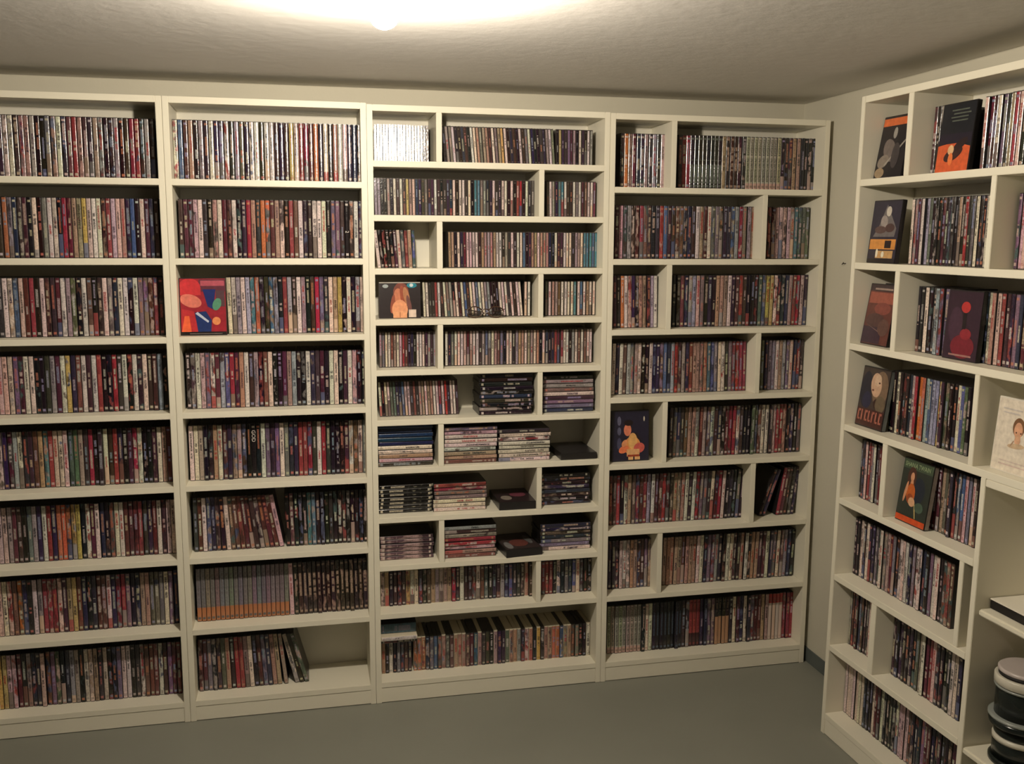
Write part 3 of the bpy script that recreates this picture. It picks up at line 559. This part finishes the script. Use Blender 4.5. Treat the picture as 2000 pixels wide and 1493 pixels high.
# ---------------------------------------------------------------- lone flat cases on the CD bookcase
def flat_case(label, cx, ly, row, w, d, h, yaw, top, front=(20,17,18), n=1):
    e = empty('dvd_case', (0,0,0)); e.matrix_world = MW[3] @ Matrix.Translation((cx, ly, Z3[row-1]+.0002)) @ Matrix.Rotation(R(yaw), 4, 'Z')
    tag(e, label, 'DVD case', 'cases lying alone')
    box('case_body', (-w/2, 0, 0), (w/2, d, h), BLACKP, e, bev=.0015)
    vs = [(-w/2+.004, .004, h+.0003), (w/2-.004, .004, h+.0003), (w/2-.004, d-.004, h+.0003), (-w/2+.004, d-.004, h+.0003)]
    mesh_obj('cover_sheet', vs, [(0,1,2,3)], fm(top[0]), e)
    sv, sf, mi, ms = [], [], [], []
    for k, (col, x, y, rx, ry) in enumerate(top[1:]):
        m = fm(col); ms.append(m) if m not in ms else None
        n_ = len(sv); sv += [(x+rx*math.cos(a*math.pi/8), y+ry*math.sin(a*math.pi/8), h+.0005+.0001*k) for a in range(16)]; sf.append(tuple(range(n_, n_+16))); mi.append(ms.index(m))
    if sv: mesh_obj('cover_picture', sv, sf, ms, e, mi)
    return e
flat_case('single black case lying flat at the right end of the seventh shelf, CD bookcase', .737, .012, 7, .135, .19, .024, 0, [(44,42,44)])
flat_case('black case with reddish picture lying flat on the eighth shelf, CD bookcase', .513, .012, 8, .135, .19, .0285, 0, [(46,34,38), ((120,60,76),.02,.1,.03,.03), ((140,130,120),-.03,.06,.02,.03)])
flat_case('black case with grey picture lying slightly askew on the ninth shelf, CD bookcase', .537, .004, 9, .137, .19, .029, 6, [(58,48,48), ((110,62,56),.0,.07,.035,.04), ((120,118,118),-.045,.05,.014,.04), ((100,100,100),.045,.1,.012,.05)])

# ---------------------------------------------------------------- eyeglasses on the fourth shelf of the CD bookcase
FR = mat('tortoise_frame', (.05, .022, .012), .2, .6); GL = mat('lens_glass', (.95,.95,.95), .02, .6, trans=1.0)
g = empty('eyeglasses', (J[2]+.325, .022, Z3[3]+.0015)); tag(g, 'dark brown eyeglasses lying in front of the CD cases', 'eyeglasses')
g.rotation_euler = (0, 0, R(-3))
for sx in (0, 1):
    cx = .034+sx*.074; ring = [(cx+.025*math.cos(a*math.pi/12)*(1+.08*math.cos(2*a*math.pi/12)), .004*math.sin(a*math.pi/12), .019+.0185*math.sin(a*math.pi/12)) for a in range(24)]
    tube('lens_rim', ring, .0021, FR, g, closed=True)
    mesh_obj('lens', ring, [tuple(range(24))], GL, g)
tube('bridge', [(.058, 0, .024), (.066, -.001, .029), (.076, -.001, .029), (.084, 0, .024)], .0018, FR, g)
tube('temple', [(.009, .002, .026), (.004, .006, .028), (.012, .018, .024), (.06, .03, .016), (.1, .034, .006), (.118, .036, .003)], .0018, FR, g)
tube('temple', [(.133, .002, .026), (.138, .006, .028), (.13, .016, .022), (.085, .024, .015), (.035, .03, .007), (.02, .03, .002)], .0018, FR, g)

# ---------------------------------------------------------------- open lower bay of the side-wall bookcase
# (local lx, ly, z of the case) the bay has its own top board, a ledge and a lower shelf
def bayobj(name, label, cat): e = empty(name); e.matrix_world = MR.copy(); return tag(e, label, cat)
def rbox(name, lo, hi, m, e, bev=.0015): return box(name, lo, hi, m, e, bev)
bs = bayobj('shelf_unit', 'open white shelf unit fitted under the wide upper shelf beside the column', 'shelf unit')
rbox('top_board', (.654, 0, 1.0367-.0205), (1.88, .2, 1.0362), PAINT, bs)
rbox('ledge', (.654, .012, .670), (1.88, .2, .6875), PAINT, bs, .004)
rbox('lower_ledge', (.654, .0, .285), (1.88, .2, .303), PAINT, bs, .004)
rbox('back_panel', (.654, .197, .02), (1.88, .2, 1.016), BACKP, bs, 0)
fb = bayobj('flat_box', 'flat black box with a white top lying on the ledge of the open bay', 'box')
rbox('box_body', (.656, .045, .688), (.98, .19, .7115), DARKM, fb)
rbox('white_top', (.6557, .044, .7117), (.98, .191, .7155), mat('white_top', (.80, .76, .66), .45), fb, .001)
SMK = mat('smoky_cover', (.010, .014, .013), .2, .4); RIMM = mat('pale_rim', (.60, .57, .48), .35); GREYR = mat('grey_rim', (.26, .28, .26), .3); DSC = mat('disc_top', (.50, .44, .42), .3, var=.1)
def spindle(label, lx, ly, z, R0, h):
    P = MR @ Vector((lx, ly, z)); e = empty('disc_box', P); tag(e, label, 'disc box')
    return e
s1 = spindle('lower dark round disc box with cream top edge on the low shelf', .7495, .093, .3032, .07, .1)
lathe('base', [(.070,0),(.073,.003),(.073,.012),(.068,.016)], SMK, s1)
lathe('cover', [(.066,.0162),(.066,.058),(.064,.062)], SMK, s1)
lathe('disc_stack', [(.067,.0622),(.067,.072),(.060,.076)], RIMM, s1)
lathe('lid', [(.062,.0762),(.064,.079),(.064,.099),(.06,.1012)], SMK, s1)
s2 = spindle('upper round disc box with grey flange and pale lid, stacked on another', .7495, .093, .405, .07, .15)
lathe('base', [(.070,0),(.078,.003),(.080,.012),(.078,.020)], SMK, s2)
lathe('flange', [(.079,.0202),(.0815,.023),(.0815,.027),(.077,.029),(.067,.0292)], GREYR, s2)
lathe('cover', [(.068,.0294),(.067,.099),(.066,.102)], SMK, s2)
lathe('lower_rim', [(.070,.1022),(.072,.105),(.071,.109)], GREYR, s2)
lathe('cream_band', [(.068,.1092),(.073,.113),(.073,.132),(.070,.135)], RIMM, s2)
lathe('groove', [(.064,.1352),(.064,.143)], DARKM, s2)
lathe('lid', [(.062,.1432),(.066,.146),(.066,.152),(.062,.155)], DSC, s2)

# ---------------------------------------------------------------- small things on wall and ceiling
nl = empty('wall_hook', (XR_, -.112, 1.554)); tag(nl, 'tiny dark metal hook on the bare wall strip by the corner', 'hook')
tube('shaft', [(.001, 0, 0), (-.012, 0, 0)], .0016, DARKM, nl); tube('cross_bar', [(-.012, -.005, .004), (-.012, 0, 0), (-.012, .005, -.004)], .0014, DARKM, nl)
lamp = empty('ceiling_lamp', (BULB_POS.x, BULB_POS.y, ZC-.010)); tag(lamp, 'bare glowing bulb in a white holder on the ceiling', 'ceiling lamp')
lathe('holder', [(.024,-.046),(.027,-.036),(.034,-.02),(.044,-.008),(.046,.012)], mat('porcelain', (.8,.78,.72), .3), lamp)
bm = bmesh.new(); bmesh.ops.create_uvsphere(bm, u_segments=24, v_segments=14, radius=BULB_R); me = bpy.data.meshes.new('bulb'); bm.to_mesh(me); bm.free()
me.polygons.foreach_set('use_smooth', [True]*len(me.polygons))
EM = bpy.data.materials.new('bulb_glow'); EM.use_nodes = True; nt = EM.node_tree; nt.nodes.clear(); em = nt.nodes.new('ShaderNodeEmission'); ou = nt.nodes.new('ShaderNodeOutputMaterial')
em.inputs[0].default_value = (*BULB_C, 1); em.inputs[1].default_value = BULB_E; nt.links.new(em.outputs[0], ou.inputs[0]); me.materials.append(EM)
bo = bpy.data.objects.new('bulb', me); COL.objects.link(bo); bo.parent = lamp; bo.location = (0, 0, BULB_POS.z-(ZC-.010))
